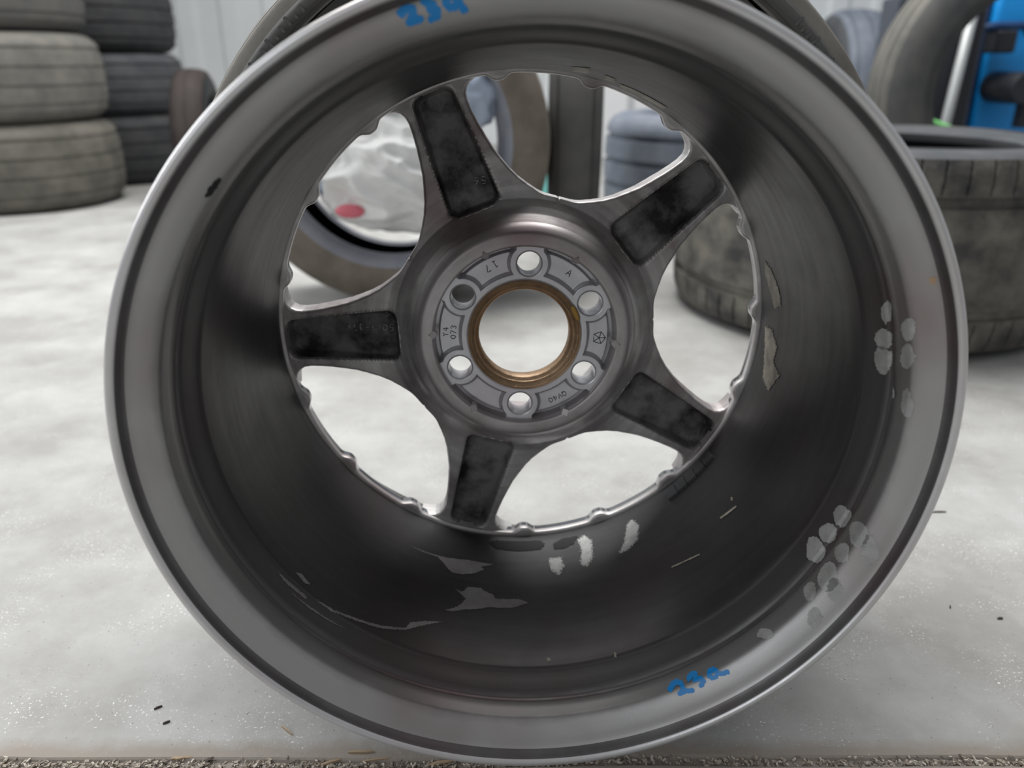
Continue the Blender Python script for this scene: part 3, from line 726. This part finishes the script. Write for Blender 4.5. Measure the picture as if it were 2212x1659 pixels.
# two bluish tyres at the wall
for k, (x, y, w, yw, lb) in enumerate([(1.50, 3.80, .22, 88, 'bluish tyre standing on edge near the wall, left one of the pair'),
                                       (1.79, 3.84, .22, 92, 'pale grey tyre standing on edge near the wall, right one of the pair')]):
    tyre('tyre', .345, .21, w, lb, 'upright tyres by the back wall', mt='rub_blue', ms='rub_slate', loc=(x, y, 0), yaw=math.radians(yw), grooves=3, shoulder=.035, crown=.014)

# ---------------------------------------------------------------- crumpled bag in the tyre hole
def blob(rx, ry, rz, seed, n=110, amp=.16, fr=6):
    V = []; F = []
    for i in range(n+1):
        t = PI*i/n
        for j in range(2*n):
            p = 2*PI*j/(2*n)
            d = Vector((math.sin(t)*math.cos(p), math.cos(t), math.sin(t)*math.sin(p)))
            q = d*fr*.35+Vector((seed, 0, 0))
            k = 1 + amp*(1-2*abs(noise.noise(q))) * .6 + amp*.28*(.5-abs(noise.noise(q*2.2+Vector((3, 3, 3))))) + amp*.04*(.5-abs(noise.noise(q*6)))
            V.append((d.x*rx*k, d.y*ry*k, d.z*rz*k))
    for i in range(n):
        for j in range(2*n):
            k = (j+1) % (2*n); F.append((i*2*n+j, i*2*n+k, (i+1)*2*n+k, (i+1)*2*n+j))
    return V, F
M['bag'] = mat('white_plastic_film', (.74, .74, .72), .42, 0, .2, 8, (.66, .67, .67), spec=.5)
M['bagblue'] = mat('blue_plastic_film', (.34, .40, .50), .45)
M['pink'] = mat('pink_print', (.62, .14, .18), .5)
V, F = blob(.158, .09, .102, 4.3, amp=.34)
bag = empty('plastic_bag', (bt[0]+.020, bt[1]-.005, .268)); tag(bag, 'crumpled white plastic bag stuffed into the standing tyre, small pink print', 'bag')
mesh_obj('bag_film', V, F, M['bag'], bag)
V, F = blob(.075, .05, .085, 9.1, n=50, amp=.3)
mesh_obj('bag_fold', V, F, M['bagblue'], bag, loc=(-.120, -.02, .05))['label'] = 'pale blue folded part'
V, F = blob(.06, .05, .06, 2.1, n=40, amp=.3)
mesh_obj('bag_fold', V, F, M['bagblue'], bag, loc=(.125, -.0, .135))['label'] = 'pale blue folded part'
V, F = blob(.026, .008, .012, 5.0, n=20, amp=.2)
mesh_obj('print_spot', V, F, M['pink'], bag, loc=(-.09, -.075, -.068))

# ---------------------------------------------------------------- teal bottle between the tyres
M['teal'] = mat('teal_plastic', (.10, .36, .34), .4)
V, F = lathe([(0, .001), (0, .030), (.14, .030), (.165, .013), (.185, .013), (.185, .001)], 32)
V = [(x, -z, y) for x, y, z in V]
o = mesh_obj('bottle', V, F, M['teal'], auto=40, loc=(.118, 2.38, 0)); tag(o, 'small teal plastic bottle on the floor between the two standing tyres', 'bottle')

# ---------------------------------------------------------------- blue machine
M['mblue'] = mat('machine_blue', (.006, .29, .78), .45, 0, .2, 3, (.008, .32, .82))
M['mnavy'] = mat('machine_navy', (.012, .055, .17), .5)
M['mblack'] = mat('machine_black', (.018, .020, .026), .45)
M['grey_pole'] = mat('painted_steel', (.48, .50, .50), .4, .3)
M['white_pl'] = mat('white_plastic', (.75, .75, .74), .4)
mc = empty('tyre_machine', (2.05, 3.14, 0)); tag(mc, 'blue workshop machine with black fittings at the right behind the tyres', 'machine')
V, F = box((-.30, 0, 0), (.75, .3, 1.05)); bevel(mesh_obj('cabinet', V, F, M['mblue'], mc, smooth=False), .02)
V, F = box((-.38, .02, 0), (-.305, .28, 1.05)); bevel(mesh_obj('side_panel', V, F, M['mnavy'], mc, smooth=False), .01)
V, F = lathe([(-.20, .001), (-.20, .050), (-.19, .055), (-.02, .055), (0, .055), (0, .001)], 40)
mesh_obj('drive_cylinder', V, F, M['mblack'], mc, auto=40, loc=(-.25, 0, .385))
V, F = box((-.03, -.16, -.15), (.03, -.11, 0)); mesh_obj('lever', V, F, M['mblack'], mc, smooth=False, loc=(-.19, 0, .40))
V, F = tube([(-.40, -.06, .575), (-.32, -.06, .59), (-.22, -.06, .592), (-.19, -.06, .59)], .016, 12); mesh_obj('arm', V, F, M['mnavy'], mc)
V, F = lathe([(-.12, .001), (-.12, .03), (-.04, .034), (-.04, .001)], 24); mesh_obj('knob', V, F, M['mblack'], mc, auto=40, loc=(-.18, 0, .585))
V, F = box((-.34, -.12, .50), (-.27, -.02, .575)); bevel(mesh_obj('bracket', V, F, M['mblack'], mc, smooth=False), .01)
# pole
V, F = tube([(1.525, 2.935, 0), (1.54, 2.935, .3), (1.565, 2.935, .75)], .017, 16)
o = mesh_obj('pole', V, F, M['grey_pole']); tag(o, 'light grey steel pole standing left of the blue machine', 'pole')
# dark cabinet behind hole of the tall tyre
V, F = box((-.22, 0, 0), (.10, .13, .68))
ct = empty('cabinet', (1.54, 2.985, 0)); bevel(mesh_obj('body', V, F, mat('cabinet_slate', (.055, .065, .085), .5), ct, smooth=False), .012)
V, F = box((-.19, -.012, .04), (.08, 0, .64)); mesh_obj('door', V, F, M['mblack'], ct, smooth=False)
tag(ct, 'dark slate cabinet seen through the hole of the tall tyre', 'cabinet')
# green strap lying on the lying tyre
M['green'] = mat('green_webbing', (.10, .38, .10), .6)
cr = empty('crate', (1.36, 2.70, 0)); tag(cr, 'dark plastic crate standing behind the big tyre, green strap on it', 'crate')
V, F = box((-.16, -.12, 0), (.16, .12, .225)); bevel(mesh_obj('crate_body', V, F, M['mblack'], cr, smooth=False), .01)
V, F = box((-.175, -.135, .21), (.175, .135, .245)); bevel(mesh_obj('crate_rim', V, F, M['mblack'], cr, smooth=False), .006)
V = []; F = []
for i in range(24):
    t = i/23; x = -.07+.14*t; y = -.04+.05*math.sin(t*5); z = .268+.045*math.sin(PI*t)*(1-.5*t)
    V += [(x, y-.02, z), (x, y+.02, z+.004)]
for i in range(23): F.append((2*i, 2*i+2, 2*i+3, 2*i+1))
o = mesh_obj('strap', V, F, M['green'], loc=(1.34, 2.70, 0)); md = o.modifiers.new('s', 'SOLIDIFY'); md.thickness = .014
tag(o, 'green webbing strap heaped on the dark crate behind the big tyre', 'strap')

# white boxes against the wall seen through the upper window
bx = [(.62, 4.5, .30, .62, 'white cardboard box against the back wall, left one'), (1.15, 4.6, .34, .55, 'white cardboard box against the back wall, right one')]
M['card'] = mat('white_card', (.68, .69, .70), .7)
for (x, y, w, h, lb) in bx:
    b = empty('box', (x, y, 0)); V, F = box((-w/2, -.15, 0), (w/2, .15, h)); bevel(mesh_obj('carton', V, F, M['card'], b, smooth=False), .006)
    V, F = box((-.02, -.1512, .02), (.02, .15, h+.0012)); mesh_obj('tape_strip', V, F, mat('tape', (.45, .46, .48), .3), b, smooth=False)
    tag(b, lb, 'box')

# ---------------------------------------------------------------- debris
M['chip'] = mat('wood_chip', (.42, .32, .21), .7, 0, .2, 80, (.28, .20, .13))
M['chipd'] = mat('dark_splinter', (.06, .045, .035), .7)
def fpt(px, py):        # a spot on the floor, found from where it lies in the photograph
    x, y = (px-1106)/1700, (py-829.5)/1700
    d = Vector((x, cp-y*sp_, -sp_-y*cp)); t = H/-d.z
    return d.x*t, d.y*t
chips = [(620, 1579, 34, 5, -38, 'chip', 'thin brown wood splinter on the floor left of the wheel bottom'),
         (392, 1636, 40, 12, 5, 'chip', 'flat wood chip lying in the joint, leftmost of the large ones'),
         (453, 1640, 16, 12, 30, 'chipd', 'dark pebble lying in the floor joint'),
         (780, 1626, 50, 6, 3, 'chip', 'pale wood splinter lying above the joint near the wheel'),
         (815, 1640, 60, 6, 8, 'chip', 'long wood splinter in the joint right beside the wheel'),
         (715, 1645, 40, 8, 18, 'chip', 'yellowish wood sliver in the joint left of the long splinter'),
         (955, 1646, 50, 12, 12, 'chip', 'brown bark chip in the joint under the rim'),
         (342, 1530, 16, 3, 35, 'chipd', 'black splinter on the floor at lower left'),
         (360, 1562, 14, 2, 30, 'chipd', 'tiny dark sliver below the black splinter at lower left'),
         (2027, 1107, 34, 3, 2, 'chipd', 'thin twig on the floor right of the rim'),
         (2160, 1337, 12, 7, 10, 'chipd', 'black crumb on the floor at the far right'),
         (2052, 1312, 9, 4, 60, 'chipd', 'dark crumb left of the far right one')]
for (px, py, l, w, an, m, lb) in chips:
    x, y = fpt(px, py); dd = math.hypot(y, H); k = dd/1700
    L_, W_ = l*k/2, max(w*k*.30, .0004); n = 7; V = []; F = []
    rnd = random.Random(px)
    for i in range(n):
        t = -1+2*i/(n-1); hw = W_*(1-.55*abs(t)**3)*(.85+.3*rnd.random()); zz = .0012*(1-t*t)*.5
        off = W_*.3*rnd.uniform(-1, 1)
        V += [(t*L_, off-hw, .0), (t*L_, off+hw, .0), (t*L_, off+hw*.7, .0013+zz), (t*L_, off-hw*.8, .0010+zz)]
    for i in range(n-1):
        for j in range(4): F.append((i*4+j, (i+1)*4+j, (i+1)*4+(j+1) % 4, i*4+(j+1) % 4))
    F += [(0, 1, 2, 3), (n*4-1, n*4-2, n*4-3, n*4-4)]
    nm = 'wood_splinter' if m == 'chip' else ('twig' if l > 30 else 'crumb')
    zz = -.0012 if abs(y-JY) < .006 else 0
    o = mesh_obj(nm, V, F, M[m], smooth=False, loc=(x, y, zz)); o.rotation_euler = (0, 0, math.radians(an)); tag(o, lb, 'debris', 'litter on the floor')
# grit filling the joint: nobody could count it
parts = []; rnd = random.Random(3); cols = []
for i in range(1500):
    x = rnd.uniform(-.42, .42); y = JY+rnd.gauss(0, .0019)+.0016*math.sin(x*9)+.001*math.sin(x*23)
    dy = abs(y-JY); s = rnd.uniform(.0003, .0010)*(1.4 if rnd.random() < .08 else 1)
    z0 = -.0028+rnd.random()*.0022 if dy < .0035 else -.0003
    q = Matrix.Rotation(rnd.uniform(0, 6), 3, 'Z') @ Matrix.Rotation(rnd.uniform(-.6, .6), 3, 'X')
    v8 = [Vector((a*s*rnd.uniform(.6, 2.2), b*s*rnd.uniform(.5, 1), c*s*.5)) for a, b, c in ((-1,-1,-1),(1,-1,-1),(1,1,-1),(-1,1,-1),(-1,-1,1),(1,-1,1),(1,1,1),(-1,1,1))]
    v8 = [q @ v + Vector((x, y, z0+s*.5)) for v in v8]
    parts.append((v8, [(0, 3, 2, 1), (4, 5, 6, 7), (0, 1, 5, 4), (1, 2, 6, 5), (2, 3, 7, 6), (3, 0, 4, 7)]))
V, F = join(parts)
M['grit1'] = mat('grit_brown', (.36, .31, .25), .8); M['grit2'] = mat('grit_pale', (.50, .46, .40), .8); M['grit3'] = mat('grit_dark', (.20, .17, .14), .8)
o = mesh_obj('joint_grit', V, F, [M['grit1'], M['grit2'], M['grit3']], smooth=False)
o.data.polygons.foreach_set('material_index', [(0, 0, 0, 1, 1, 2, 2)[(i//6*2654435761 >> 8) % 7] for i in range(len(o.data.polygons))])
tag(o, 'brown grit and sawdust packed in the floor joint', 'grit', kind='stuff')
